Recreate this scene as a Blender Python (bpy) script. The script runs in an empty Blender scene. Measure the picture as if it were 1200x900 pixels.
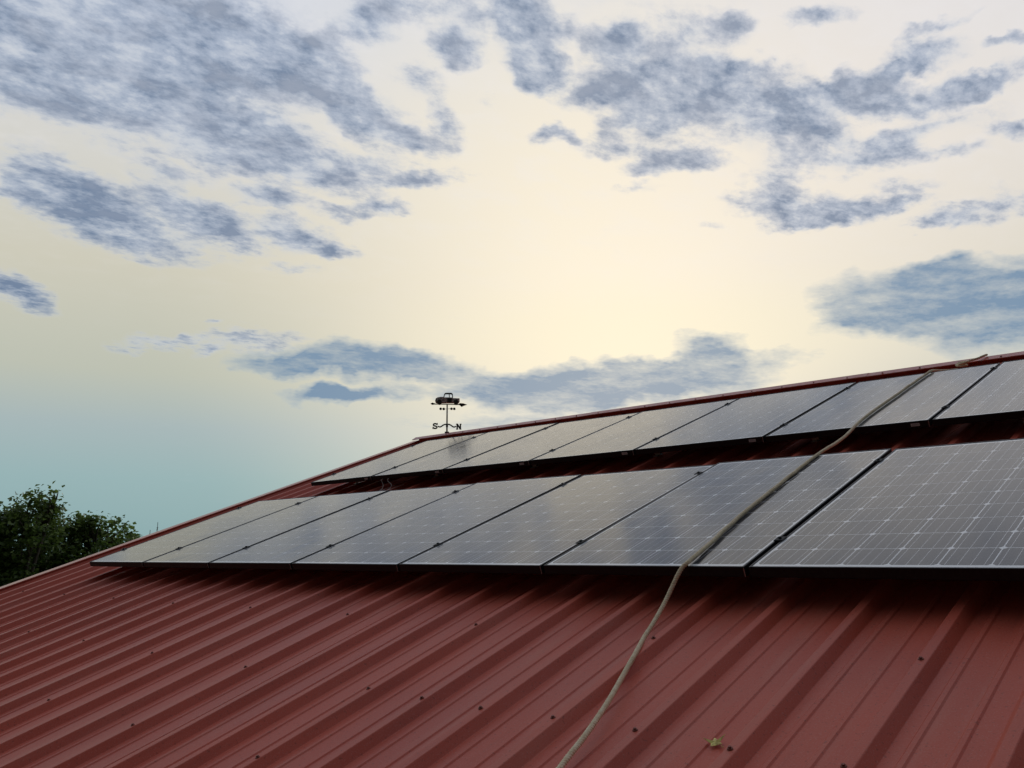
import bpy, bmesh, math, random
from mathutils import Matrix, Vector, noise
R = math.radians
random.seed(7)
S = bpy.context.scene
COL = S.collection

# ------------------------------------------------------------------ camera
ALPHA = R(20)                     # roof pitch
Z0 = 4.33                         # height of the roof frame's origin
CA, SA = math.cos(ALPHA), math.sin(ALPHA)
CAMPOS = Vector((7.7504, -3.0131, 4.3807))
CX = Vector((0.723809, 0.689989, -0.004061)).normalized()
CY = Vector((-0.132989, 0.133727, -0.982054)).normalized()     # image down
CZ = CX.cross(CY).normalized()                                 # looking along
cam = bpy.data.cameras.new("camera")
cam.sensor_width = 36.0
cam.lens = 36.0 * 1036.73 / 1200.0
cam.clip_start = 0.05
cam.clip_end = 12000
camo = bpy.data.objects.new("camera", cam)
COL.objects.link(camo)
camo.matrix_world = Matrix(((CX.x, -CY.x, -CZ.x, CAMPOS.x), (CX.y, -CY.y, -CZ.y, CAMPOS.y),
                            (CX.z, -CY.z, -CZ.z, CAMPOS.z), (0, 0, 0, 1)))
S.camera = camo
S.view_settings.view_transform = 'Standard'
S.view_settings.look = 'None'
S.view_settings.exposure = 0.0
S.view_settings.gamma = 1.0
S.render.resolution_x, S.render.resolution_y = 1024, 768


def sdir(x, y):
    """direction on the sky for a spot noted in the photograph"""
    return (CX * (x - 600) + CY * (y - 450) + CZ * 1036.73).normalized()


def azel(x, y):
    d = sdir(x, y)
    return math.atan2(d.x, d.y), math.asin(d.z)


def lin(r, g, b):
    f = lambda c: (c / 255 / 12.92) if c / 255 <= 0.04045 else ((c / 255 + 0.055) / 1.055) ** 2.4
    return (f(r), f(g), f(b), 1.0)


# ------------------------------------------------------------------ node helper
class NT:
    def __init__(s, tree):
        s.t = tree
        tree.nodes.clear()

    def n(s, typ, **kw):
        nd = s.t.nodes.new(typ)
        for k, v in kw.items():
            setattr(nd, k, v)
        return nd

    def put(s, sock, v):
        if isinstance(v, bpy.types.NodeSocket):
            s.t.links.new(v, sock)
        elif v is not None:
            sock.default_value = v

    def m(s, op, a, b=None, c=None, clamp=False):
        nd = s.n('ShaderNodeMath', operation=op, use_clamp=clamp)
        for i, v in enumerate((a, b, c)):
            s.put(nd.inputs[i], v)
        return nd.outputs[0]

    def vm(s, op, a, b=None, scale=None):
        nd = s.n('ShaderNodeVectorMath', operation=op)
        s.put(nd.inputs[0], a)
        s.put(nd.inputs[1], b)
        if scale is not None:
            s.put(nd.inputs['Scale'], scale)
        return nd

    def mr(s, v, a, b, c=0.0, d=1.0, smooth=True):
        nd = s.n('ShaderNodeMapRange', interpolation_type='SMOOTHSTEP' if smooth else 'LINEAR')
        s.put(nd.inputs[0], v)
        for i, q in zip((1, 2, 3, 4), (a, b, c, d)):
            nd.inputs[i].default_value = q
        return nd.outputs[0]

    def mix(s, f, a, b, blend='MIX'):
        nd = s.n('ShaderNodeMix', data_type='RGBA', blend_type=blend)
        s.put(nd.inputs[0], f)
        s.put(nd.inputs[6], a)
        s.put(nd.inputs[7], b)
        return nd.outputs[2]

    def noise(s, vec, scale, detail=4, rough=0.55, dim='3D', dist=0.0):
        nd = s.n('ShaderNodeTexNoise', noise_dimensions=dim)
        s.put(nd.inputs['Vector'], vec)
        nd.inputs['Scale'].default_value = scale
        nd.inputs['Detail'].default_value = detail
        nd.inputs['Roughness'].default_value = rough
        nd.inputs['Distortion'].default_value = dist
        return nd

    def ramp(s, f, stops):
        nd = s.n('ShaderNodeValToRGB')
        e = nd.color_ramp.elements
        while len(e) < len(stops):
            e.new(0.5)
        for i, (p, c) in enumerate(stops):
            e[i].position = p
            e[i].color = c
        s.put(nd.inputs[0], f)
        return nd.outputs[0]

    def mapping(s, vec, loc=(0, 0, 0), rot=(0, 0, 0), scale=(1, 1, 1), typ='POINT'):
        nd = s.n('ShaderNodeMapping', vector_type=typ)
        s.put(nd.inputs[0], vec)
        if typ != 'VECTOR':
            nd.inputs['Location'].default_value = loc
        nd.inputs['Rotation'].default_value = rot
        nd.inputs['Scale'].default_value = scale
        return nd.outputs[0]


# ------------------------------------------------------------------ world: evening sky with broken altocumulus
SUN_AZ, SUN_EL = azel(740, 425)
world = bpy.data.worlds.new("World")
S.world = world
world.use_nodes = True
world.cycles.sampling_method = 'MANUAL'
world.cycles.sample_map_resolution = 512
w = NT(world.node_tree)
geo = w.n('ShaderNodeNewGeometry')
tc = w.n('ShaderNodeTexCoord')
DIR = tc.outputs['Generated']
sep = w.n('ShaderNodeSeparateXYZ')
w.put(sep.inputs[0], DIR)
dx, dy, dz = sep.outputs
az = w.m('ARCTAN2', dx, dy)
el = w.m('ARCSINE', dz)
cmb = w.n('ShaderNodeCombineXYZ')
w.put(cmb.inputs[0], az)
w.put(cmb.inputs[1], el)
AE = cmb.outputs[0]

# base gradient by elevation (degrees / 90)
e01 = w.m('DIVIDE', el, math.pi / 2, clamp=True)
base = w.ramp(e01, [(0.0, lin(136, 170, 174)), (0.05, lin(150, 180, 183)), (0.085, lin(167, 184, 186)),
                    (0.12, lin(190, 194, 180)), (0.19, lin(208, 205, 188)), (0.27, lin(216, 215, 210)),
                    (0.36, lin(214, 219, 229)), (0.50, lin(210, 218, 233)), (1.0, lin(220, 226, 238))])
# warm glow of the veiled sun
gd = sdir(730, 300)
dotg = w.vm('DOT_PRODUCT', DIR, tuple(gd)).outputs['Value']
ang = w.m('ARCCOSINE', dotg)
g1 = w.mr(ang, 0.03, 0.54, 1.0, 0.0)
base = w.mix(w.m('MULTIPLY', g1, 0.93), base, lin(252, 241, 219))
# whiter, a touch pink towards the right and high up
gd2 = sdir(1150, 60)
ang2 = w.m('ARCCOSINE', w.vm('DOT_PRODUCT', DIR, tuple(gd2)).outputs['Value'])
base = w.mix(w.mr(ang2, 0.05, 0.50, 0.45, 0.0), base, lin(243, 234, 229))
# yellowish band low behind the ridge
gd3 = sdir(780, 410)
a3 = w.vm('LENGTH', w.mapping(AE, loc=(*azel(760, 395), 0), scale=(0.42, 0.085, 1), typ='TEXTURE')).outputs['Value']
base = w.mix(w.mr(a3, 0.2, 1.0, 0.45, 0.0), base, lin(246, 237, 206))

# planar projection of the cloud sheet, so it closes up towards the horizon
zz = w.m('ADD', w.m('MAXIMUM', dz, 0.0), 0.10)
plane = w.n('ShaderNodeCombineXYZ')
w.put(plane.inputs[0], w.m('DIVIDE', dx, zz))
w.put(plane.inputs[1], w.m('DIVIDE', dy, zz))
PL = plane.outputs[0]
# align the sheet with the viewing heading and stretch it a little
PLr = w.mapping(PL, rot=(0, 0, -R(43)), scale=(1.25, 0.85, 1.0))
nb = w.noise(PLr, 9.0, 6, 0.6, dist=0.25)       # puffs
nl = w.noise(PLr, 2.6, 3, 0.5)                  # large
nf = w.noise(PLr, 30.0, 4, 0.65)                # wisps
warpn = w.noise(AE, 7.0, 4, 0.62)
warp = w.vm('SCALE', w.vm('SUBTRACT', warpn.outputs['Color'], (0.5, 0.5, 0.5)).outputs[0], scale=0.06).outputs[0]
warp2 = w.vm('SCALE', w.vm('SUBTRACT', w.noise(w.mapping(AE, scale=(1, 1.7, 1)), 30.0, 3, 0.6).outputs['Color'], (0.5, 0.5, 0.5)).outputs[0], scale=0.022).outputs[0]
AEw = w.vm('ADD', w.vm('ADD', AE, warp).outputs[0], warp2).outputs[0]


def blobs(lst, spread, gain):
    """soft ellipses standing on the sky (x, y, rx, ry, tilt, strength)"""
    tot = None
    src = AEw
    for i, (x, y, rx, ry, tilt, st) in enumerate(lst):
        a0, e0 = azel(x, y)
        c = math.cos(math.radians(tilt)); s_ = math.sin(math.radians(tilt))
        a1, e1 = azel(x + rx * c, y + rx * s_)
        a2, e2 = azel(x - ry * s_, y + ry * c)
        ra = math.hypot(a1 - a0, e1 - e0) * spread
        rb = math.hypot(a2 - a0, e2 - e0) * spread
        th = math.atan2(e1 - e0, a1 - a0)
        if i and i % 6 == 0:      # keeps the evaluation one group after the other
            q_ = w.n('ShaderNodeVectorMath', operation='MULTIPLY_ADD')
            w.put(q_.inputs[0], tot); q_.inputs[1].default_value = (1e-9, 1e-9, 1e-9); w.put(q_.inputs[2], AEw)
            src = q_.outputs[0]
        v = w.mapping(src, loc=(a0, e0, 0), rot=(0, 0, th), scale=(ra, rb, 1), typ='TEXTURE')
        g = w.n('ShaderNodeTexGradient', gradient_type='SPHERICAL')
        w.put(g.inputs[0], v)
        tot = w.m('MULTIPLY_ADD', g.outputs['Fac'], st * gain, 0.0 if tot is None else tot)
    return tot


LILAC = [(40, 30, 150, 70, 10, .75), (170, 90, 120, 60, 25, .75), (260, 40, 110, 42, 20, .6), (40, 105, 60, 26, 0, .6),
         (300, 60, 60, 30, 20, .75), (370, 75, 38, 24, 10, .9), (400, 115, 34, 22, 35, .8), (265, 160, 70, 24, 25, .9),
         (345, 185, 75, 24, 24, .95), (440, 145, 46, 20, 35, .8), (480, 168, 28, 11, 25, .6), (517, 145, 15, 25, -15, .7),
         (535, 52, 24, 18, 0, .95), (430, 32, 26, 14, 0, .7), (490, 95, 24, 14, 20, .55), (460, 10, 60, 14, 0, .55), (560, 15, 30, 20, 0, .5),
         (60, 215, 60, 24, 15, .6), (100, 245, 60, 26, 22, .9), (160, 272, 60, 18, 18, .85), (250, 262, 60, 20, 16, .8),
         (25, 232, 36, 10, 0, .6), (215, 240, 40, 14, 20, .7), (305, 228, 26, 9, 5, .75), (335, 238, 24, 7, 5, .5),
         (345, 274, 32, 13, 18, .95), (388, 298, 20, 6, 10, .6), (450, 246, 24, 8, 0, .85), (395, 252, 20, 7, 0, .5),
         (490, 210, 46, 7, -8, .6), (440, 195, 40, 12, 15, .6), (190, 202, 30, 9, 5, .45), (12, 343, 36, 13, 18, .85), (338, 315, 22, 5, 0, .45),
         (186, 402, 36, 6, -2, .6), (252, 380, 10, 4, 0, .7), (290, 402, 48, 11, 0, .55), (245, 415, 15, 5, 0, .5),
         (618, 40, 24, 38, -12, 1.3), (632, 76, 22, 20, 0, 1.3), (600, 10, 18, 16, 0, .7), (722, 38, 26, 20, 0, .9), (660, 30, 16, 14, 0, .5),
         (800, 38, 50, 22, 0, .6), (858, 26, 18, 10, 0, .5), (960, 18, 30, 10, 0, .85), (1085, 57, 36, 14, -12, .95),
         (1060, 75, 24, 9, -30, .7), (1100, 103, 80, 12, -13, .95), (1010, 95, 44, 13, -15, .9), (1150, 92, 22, 12, -5, .7), (760, 80, 60, 24, 5, .55),
         (780, 112, 60, 26, 5, .9), (850, 98, 60, 20, 0, .85), (765, 140, 40, 14, 0, .7), (900, 150, 50, 24, 0, .95), (950, 125, 60, 20, -8, .9),
         (830, 75, 60, 12, 0, .5), (690, 100, 40, 14, 0, .5), (735, 170, 50, 12, 10, .55), (800, 175, 30, 13, 0, .6), (985, 165, 44, 13, 5, .7),
         (1060, 145, 34, 9, -18, .85), (1050, 165, 26, 10, 0, .6), (1100, 170, 40, 7, -5, .5), (930, 195, 44, 12, -5, .6), (1010, 185, 40, 8, -4, .6), (900, 215, 24, 8, 0, .5),
         (930, 237, 56, 13, -2, .95), (985, 243, 50, 10, -8, .85), (950, 256, 40, 6, -5, .6), (1045, 235, 40, 5, -6, .6),
         (1118, 250, 42, 10, -8, .7), (1110, 262, 30, 6, 0, .6), (1190, 232, 30, 12, 0, .5), (1190, 145, 24, 9, 0, .7), (1125, 132, 40, 9, -10, .4), (1060, 215, 30, 8, 0, .4),
         (660, 152, 16, 7, 20, .7), (635, 154, 14, 7, 0, .75), (760, 193, 22, 6, 0, .6), (826, 190, 22, 9, 0, .6), (750, 213, 20, 5, 0, .45),
         (1190, 45, 26, 5, -5, .5), (1110, 20, 36, 5, -20, .5), (565, 115, 10, 6, 0, .4), (830, 262, 10, 4, 0, .3)]
BLUE = [(415, 431, 105, 17, -2, 1.0), (350, 436, 60, 9, 0, .6), (395, 470, 50, 8, 0, .75), (480, 425, 30, 12, 0, .5), (470, 462, 70, 8, -5, .45),
        (700, 450, 130, 20, -3, 1.0), (640, 462, 90, 16, 0, .7), (830, 408, 38, 17, 0, .85), (800, 436, 90, 14, -3, .75),
        (900, 415, 60, 11, -3, .45), (560, 440, 60, 12, 0, .45), (620, 490, 120, 14, -4, .45),
        (1090, 352, 115, 34, 2, 1.0), (1160, 378, 100, 34, 0, 1.0), (1110, 318, 44, 16, 0, .8), (1220, 350, 90, 36, 0, 1.0),
        (1010, 375, 50, 20, 0, .6), (860, 460, 60, 14, 0, .4), (1190, 300, 60, 8, 0, .35)]
bl = blobs(LILAC, 1.85, 1.5)
bb = blobs(BLUE, 1.55, 2.05)
puff = w.m('SUBTRACT', nb.outputs['Fac'], 0.5)
wisp = w.m('SUBTRACT', nf.outputs['Fac'], 0.5)
tex = w.m('ADD', w.m('MULTIPLY', puff, 3.3), w.m('MULTIPLY', wisp, 1.6))
# free field of the same cloud sheet above, behind and beside the picture
field_el = w.mr(el, R(31), R(46), 0.0, 1.0)
azd = w.m('ABSOLUTE', w.m('SUBTRACT', w.m('WRAP', w.m('ADD', az, R(43)), math.pi, -math.pi), 0.0))
field_az = w.mr(azd, R(36), R(60), 0.0, 1.0)
fmask = w.m('MULTIPLY', w.m('MAXIMUM', field_el, w.m('MULTIPLY', field_az, w.mr(el, R(4), R(16)))), 1.0)
fmask = w.m('MULTIPLY', fmask, w.mr(el, R(46), R(66), 1.0, 0.25))  # cloud thinned overhead, out of view, to brighten the roof below
field = w.m('MULTIPLY', fmask, w.m('ADD', w.m('MULTIPLY', nl.outputs['Fac'], 1.9), -0.10))
halo = w.m('MULTIPLY', w.mr(w.m('ADD', bl, w.m('MULTIPLY', w.m('SUBTRACT', nl.outputs['Fac'], 0.5), 0.8)), 0.05, 1.3), 0.62)
base = w.mix(halo, base, lin(200, 208, 220))     # thin veil round the patches
bl = w.m('MINIMUM', bl, 1.0)
nm = w.noise(AE, 13.0, 5, 0.6, dist=0.4)       # lumps inside the patches
tex = w.m('ADD', tex, w.m('MULTIPLY', w.m('SUBTRACT', nm.outputs['Fac'], 0.5), 1.7))
tex = w.m('MULTIPLY', tex, w.mr(w.m('ADD', bl, field), 0.0, 0.35, 0.10, 1.0))
dens_l = w.m('ADD', w.m('ADD', bl, field), tex)
cl = w.mr(dens_l, 0.05, 1.50, smooth=False)
nh = w.noise(w.mapping(AE, scale=(1, 4.0, 1)), 9.0, 5, 0.6)     # long flat streaks low down
texb = w.m('ADD', w.m('ADD', w.m('MULTIPLY', puff, 0.7), w.m('MULTIPLY', wisp, 0.5)), w.m('MULTIPLY', w.m('SUBTRACT', nh.outputs['Fac'], 0.5), 1.8))
texb = w.m('MULTIPLY', texb, w.mr(bb, 0.0, 0.45, 0.15, 1.0))
cb = w.mr(w.m('ADD', w.m('MINIMUM', bb, 1.15), texb), 0.12, 1.30, smooth=False)
col_l = w.ramp(cl, [(0.0, lin(206, 209, 216)), (0.2, lin(186, 196, 212)), (0.5, lin(142, 160, 188)), (0.85, lin(114, 135, 164)), (1.0, lin(106, 127, 156))])
sky = w.mix(w.m('MULTIPLY', w.m('POWER', cl, 0.85), 0.97), base, col_l)
sky = w.mix(w.m('MULTIPLY', w.m('POWER', cb, 0.75), 0.92), sky, w.mix(cb, lin(176, 192, 202), lin(106, 140, 172)))
# bright silvery lining where thin veil catches the light
veil = w.m('MULTIPLY', w.mr(nb.outputs['Fac'], 0.42, 0.7), w.mr(el, R(12), R(28), 0.0, 0.22))
sky = w.mix(veil, sky, lin(240, 238, 240))
# ground half of the sphere: dim green-grey (below the horizon)
sky = w.mix(w.mr(el, R(-1.0), R(0.0), 1.0, 0.0), sky, lin(88, 100, 86))
dim = w.mr(ang, 1.0, 1.9, 1.0, 0.07)      # sky dimmed away from the veiled sun, shaped to deepen shade under panels
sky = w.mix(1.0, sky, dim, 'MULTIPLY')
nish = w.n('ShaderNodeTexSky', sky_type='NISHITA', sun_disc=False)
nish.sun_elevation = SUN_EL
nish.sun_rotation = SUN_AZ
nish.air_density = 1.0
nish.dust_density = 3.0
bg1 = w.n('ShaderNodeBackground')
w.put(bg1.inputs[0], nish.outputs[0]); bg1.inputs[1].default_value = 0.05
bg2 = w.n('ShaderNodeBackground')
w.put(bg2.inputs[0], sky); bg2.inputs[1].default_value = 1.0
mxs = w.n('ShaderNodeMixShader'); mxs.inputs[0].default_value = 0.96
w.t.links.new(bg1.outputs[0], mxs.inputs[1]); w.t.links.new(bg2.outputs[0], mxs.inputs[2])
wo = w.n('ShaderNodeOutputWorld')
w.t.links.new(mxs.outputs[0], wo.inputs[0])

sun = bpy.data.lights.new("sun", 'SUN')
sun.energy = 0.8
sun.angle = R(8)
sun.color = (1.0, 0.93, 0.82)
suno = bpy.data.objects.new("sun", sun)
COL.objects.link(suno)
sv = Vector((math.sin(SUN_AZ) * math.cos(SUN_EL), math.cos(SUN_AZ) * math.cos(SUN_EL), math.sin(SUN_EL)))
suno.rotation_euler = sv.to_track_quat('Z', 'Y').to_euler()
suno.location = (0, 0, 40)


# ------------------------------------------------------------------ materials
def material(name, base=(0.5, 0.5, 0.5, 1), rough=0.5, metal=0.0, spec=0.5):
    m = bpy.data.materials.new(name)
    m.use_nodes = True
    t = NT(m.node_tree)
    p = t.n('ShaderNodeBsdfPrincipled')
    p.inputs['Base Color'].default_value = base
    p.inputs['Roughness'].default_value = rough
    p.inputs['Metallic'].default_value = metal
    p.inputs['Specular IOR Level'].default_value = spec
    o = t.n('ShaderNodeOutputMaterial')
    t.t.links.new(p.outputs[0], o.inputs[0])
    return m, t, p


def objco(t, scale=(1, 1, 1), rnd=True):
    """object coordinates shifted by a per-object random amount"""
    c = t.n('ShaderNodeTexCoord').outputs['Object']
    if rnd:
        r = t.n('ShaderNodeObjectInfo').outputs['Random']
        cx = t.n('ShaderNodeCombineXYZ')
        t.put(cx.inputs[0], t.m('MULTIPLY', r, 37.0)); t.put(cx.inputs[1], t.m('MULTIPLY', r, 71.0))
        c = t.vm('ADD', c, cx.outputs[0]).outputs[0]
    return t.mapping(c, scale=scale)


def red_paint(name, dust=1.0):
    m, t, p = material(name, rough=0.42, spec=0.32 if dust < 2 else 0.6)
    fine = t.noise(objco(t, (1, 1, 1)), 240, 3, 0.6).outputs['Fac']
    streak = t.noise(objco(t, (14, 0.9, 1)), 1.0, 5, 0.62).outputs['Fac']
    big = t.noise(objco(t, (1.6, 0.9, 1)), 1.6, 4, 0.55).outputs['Fac']
    speck = t.noise(objco(t, (1, 1, 1)), 95, 2, 0.5).outputs['Fac']
    c = t.mix(t.mr(big, 0.3, 0.7), (0.48, 0.078, 0.042, 1), (0.55, 0.100, 0.056, 1))
    c = t.mix(t.m('MULTIPLY', t.mr(streak, 0.46, 0.8), 0.36 * dust), c, (0.52, 0.22, 0.16, 1))
    c = t.mix(t.m('MULTIPLY', t.mr(streak, 0.44, 0.25), 0.20), c, (0.18, 0.032, 0.022, 1))
    c = t.mix(t.m('MULTIPLY', t.mr(speck, 0.62, 0.72), 0.40), c, (0.11, 0.03, 0.02, 1))
    c = t.mix(t.m('MULTIPLY', t.mr(fine, 0.5, 0.8), 0.40), c, (0.55, 0.30, 0.25, 1))
    t.put(p.inputs['Base Color'], c)
    r = t.m('ADD', 0.40 if dust < 2 else 0.2, t.m('MULTIPLY', big, 0.22))
    t.put(p.inputs['Roughness'], r)
    wav = t.noise(objco(t, (2.2, 0.8, 1)), 2.2, 2, 0.5).outputs['Fac']
    h = t.m('ADD', t.m('MULTIPLY', wav, 0.017), t.m('MULTIPLY', fine, 0.00018))
    b = t.n('ShaderNodeBump'); b.inputs['Strength'].default_value = 0.55; b.inputs['Distance'].default_value = 1.0
    t.put(b.inputs['Height'], h)
    t.put(p.inputs['Normal'], b.outputs[0])
    return m


M = {}
M['roof'] = red_paint('red_roof_paint')
M['trim'] = red_paint('red_trim_paint', 3.0)


def glassy(name, cell):
    """laminate under glass: smooth reflecting front, dusty"""
    m, t, p = material(name, rough=0.1, spec=0.5)
    oc = t.n('ShaderNodeTexCoord').outputs['Object']
    if cell:
        s = t.n('ShaderNodeSeparateXYZ'); t.put(s.inputs[0], oc)
        x = s.outputs[0]; y = s.outputs[1]
        # four busbars running up the cell, fine fingers across
        fx = t.m('FRACT', t.m('MULTIPLY', t.m('ADD', x, 0.078), 4 / 0.156))
        bus = t.mr(t.m('ABSOLUTE', t.m('SUBTRACT', fx, 0.5)), 0.016, 0.028, 1.0, 0.0)
        fy = t.m('FRACT', t.m('MULTIPLY', y, 480.0))
        fing = t.mr(t.m('ABSOLUTE', t.m('SUBTRACT', fy, 0.5)), 0.1, 0.2, 0.10, 0.0)
        rnd = t.n('ShaderNodeObjectInfo').outputs['Random']
        c = t.mix(rnd, (0.006, 0.009, 0.022, 1), (0.014, 0.015, 0.030, 1))
        c = t.mix(fing, c, (0.25, 0.25, 0.27, 1))
        c = t.mix(t.m('MULTIPLY', bus, 0.95), c, (0.62, 0.62, 0.64, 1))
    else:
        c = t.n('ShaderNodeRGB'); c.outputs[0].default_value = (0.80, 0.81, 0.82, 1); c = c.outputs[0]
    # dust lies in world space, so it runs over cells and gaps alike
    geo_ = t.n('ShaderNodeNewGeometry').outputs['Position']
    d1 = t.noise(t.mapping(geo_, scale=(1, 1, 1)), 1.6, 4, 0.6).outputs['Fac']
    d2 = t.noise(t.mapping(geo_, scale=(1, 1, 1)), 260, 3, 0.7).outputs['Fac']
    d3 = t.noise(t.mapping(geo_, scale=(7, 1.2, 1)), 2.2, 4, 0.6).outputs['Fac']
    dust = t.m('ADD', t.m('ADD', 0.006, t.m('MULTIPLY', t.mr(d1, 0.35, 0.75), 0.035)),
               t.m('MULTIPLY', t.mr(d2, 0.45, 0.75), t.m('ADD', 0.02, t.m('MULTIPLY', d3, 0.07))))
    c = t.mix(dust, c, (0.36, 0.33, 0.29, 1))
    t.put(p.inputs['Base Color'], c)
    t.put(p.inputs['Roughness'], t.m('ADD', 0.095, t.m('ADD', t.m('MULTIPLY', t.mr(d3, 0.3, 0.8), 0.06), t.m('MULTIPLY', t.mr(d1, 0.5, 0.6), 0.035))))
    p.inputs['IOR'].default_value = 1.44
    p.inputs['Sheen Weight'].default_value = 0.45
    p.inputs['Sheen Roughness'].default_value = 0.22
    return m


M['cell'] = glassy('solar_cell_glass', True)
M['back'] = glassy('white_backsheet_glass', False)
M['frame'], t, p = material('black_anodised_frame', (0.008, 0.008, 0.010, 1), 0.4, 0.0, 0.25)
nn = t.noise(objco(t), 90, 3, 0.6).outputs['Fac']
t.put(p.inputs['Roughness'], t.m('ADD', 0.3, t.m('MULTIPLY', nn, 0.25)))
t.put(p.inputs['Base Color'], t.mix(t.mr(nn, 0.4, 0.8), (0.006, 0.006, 0.008, 1), (0.018, 0.017, 0.018, 1)))
M['steel'], t, p = material('dull_steel', (0.25, 0.25, 0.26, 1), 0.4, 0.9)
nn = t.noise(objco(t), 60, 3, 0.6).outputs['Fac']
t.put(p.inputs['Roughness'], t.m('ADD', 0.3, t.m('MULTIPLY', nn, 0.3)))
M['clamp'], t, p = material('black_clamp_metal', (0.012, 0.012, 0.014, 1), 0.6, 0.0, 0.2)
M['sticker'], t, p = material('silver_label', (0.55, 0.56, 0.58, 1), 0.35)
sc_ = t.n('ShaderNodeSeparateXYZ'); t.put(sc_.inputs[0], t.n('ShaderNodeTexCoord').outputs['Object'])
lines = t.m('GREATER_THAN', t.m('FRACT', t.m('MULTIPLY', sc_.outputs[0], 260.0)), 0.55)
inner = t.m('MULTIPLY', t.m('LESS_THAN', t.m('ABSOLUTE', sc_.outputs[0]), 0.019), t.m('LESS_THAN', t.m('ABSOLUTE', sc_.outputs[2]), 0.005))
t.put(p.inputs['Base Color'], t.mix(t.m('MULTIPLY', t.m('MULTIPLY', lines, inner), 0.8), (0.55, 0.56, 0.58, 1), (0.05, 0.05, 0.06, 1)))
M['alu'], t, p = material('mill_aluminium', (0.5, 0.5, 0.51, 1), 0.38, 0.9)
M['screw'], t, p = material('rusty_screw', (0.06, 0.022, 0.016, 1), 0.6, 0.2)
nn = t.noise(objco(t), 300, 3, 0.6).outputs['Fac']
t.put(p.inputs['Base Color'], t.mix(nn, (0.12, 0.035, 0.024, 1), (0.30, 0.09, 0.055, 1)))
M['washer'], t, p = material('dark_rubber_washer', (0.02, 0.014, 0.013, 1), 0.7)
M['rope'], t, p = material('tan_rope_fibre', (0.36, 0.29, 0.19, 1), 0.85, 0, 0.2)
oc = t.n('ShaderNodeTexCoord').outputs['Object']
nn = t.noise(oc, 60, 4, 0.65).outputs['Fac']
n2 = t.noise(oc, 2.3, 3, 0.6).outputs['Fac']
c = t.mix(t.mr(nn, 0.3, 0.7), (0.76, 0.60, 0.38, 1), (0.92, 0.79, 0.57, 1))
c = t.mix(t.m('MULTIPLY', t.mr(n2, 0.50, 0.7), 0.25), c, (0.30, 0.27, 0.14, 1))
t.put(p.inputs['Base Color'], c)
b = t.n('ShaderNodeBump'); b.inputs['Strength'].default_value = 0.6; b.inputs['Distance'].default_value = 0.002
t.put(b.inputs['Height'], t.noise(oc, 700, 2, 0.6).outputs['Fac']); t.put(p.inputs['Normal'], b.outputs[0])
M['cable'], t, p = material('pale_wire', (0.82, 0.80, 0.76, 1), 0.5)
M['vane'], t, p = material('weathered_vane_metal', (0.04, 0.05, 0.045, 1), 0.5, 0.5)
nn = t.noise(t.n('ShaderNodeTexCoord').outputs['Object'], 35, 4, 0.6).outputs['Fac']
t.put(p.inputs['Base Color'], t.mix(t.mr(nn, 0.4, 0.65), (0.022, 0.026, 0.024, 1), (0.075, 0.095, 0.085, 1)))
M['vane_pale'], t, p = material('worn_vane_plate', (0.2, 0.22, 0.21, 1), 0.45, 0.0)
nn = t.noise(t.n('ShaderNodeTexCoord').outputs['Object'], 60, 4, 0.6).outputs['Fac']
t.put(p.inputs['Base Color'], t.mix(t.mr(nn, 0.4, 0.6), (0.16, 0.19, 0.18, 1), (0.72, 0.73, 0.72, 1)))
M['leaf'], t, p = material('tree_leaf', (0.05, 0.085, 0.03, 1), 0.5, 0, 0.4)
oi = t.n('ShaderNodeNewGeometry')
try:
    rp = oi.outputs['Random Per Island']
except Exception:
    rp = None
c = t.mix(rp, (0.045, 0.085, 0.020, 1), (0.22, 0.30, 0.075, 1))
t.put(p.inputs['Base Color'], c)
tr = t.n('ShaderNodeBsdfTranslucent'); t.put(tr.inputs[0], t.mix(0.5, c, (0.10, 0.17, 0.03, 1)))
mx = t.n('ShaderNodeMixShader'); mx.inputs[0].default_value = 0.48
out = [n for n in t.t.nodes if n.type == 'OUTPUT_MATERIAL'][0]
t.t.links.new(p.outputs[0], mx.inputs[1]); t.t.links.new(tr.outputs[0], mx.inputs[2]); t.t.links.new(mx.outputs[0], out.inputs[0])
M['bark'], t, p = material('tree_bark', (0.07, 0.055, 0.04, 1), 0.9)
nn = t.noise(objco(t, (6, 6, 1)), 5, 4, 0.6).outputs['Fac']
t.put(p.inputs['Base Color'], t.mix(nn, (0.04, 0.03, 0.022, 1), (0.12, 0.095, 0.07, 1)))
M['fallen'], t, p = material('yellow_fallen_leaf', (0.34, 0.30, 0.07, 1), 0.6)
nn = t.noise(t.n('ShaderNodeTexCoord').outputs['Object'], 90, 3, 0.6).outputs['Fac']
t.put(p.inputs['Base Color'], t.mix(t.mr(nn, 0.4, 0.62), (0.80, 0.70, 0.20, 1), (0.48, 0.36, 0.10, 1)))
M['grass'], t, p = material('grass_ground', (0.06, 0.085, 0.03, 1), 0.9)
pos = t.n('ShaderNodeNewGeometry').outputs['Position']
c = t.mix(t.noise(pos, 0.08, 5, 0.6).outputs['Fac'], (0.045, 0.075, 0.022, 1), (0.11, 0.12, 0.05, 1))
c = t.mix(t.m('MULTIPLY', t.noise(pos, 14, 4, 0.7).outputs['Fac'], 0.6), c, (0.03, 0.05, 0.015, 1))
t.put(p.inputs['Base Color'], c)
M['wall'], t, p = material('beige_wall_metal', (0.42, 0.38, 0.31, 1), 0.5)
nn = t.noise(objco(t, (5, 5, .6)), 1.2, 4, 0.6).outputs['Fac']
t.put(p.inputs['Base Color'], t.mix(nn, (0.36, 0.32, 0.26, 1), (0.47, 0.43, 0.36, 1)))
M['mast'], t, p = material('grey_mast_steel', (0.22, 0.23, 0.24, 1), 0.6, 0.2)

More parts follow.
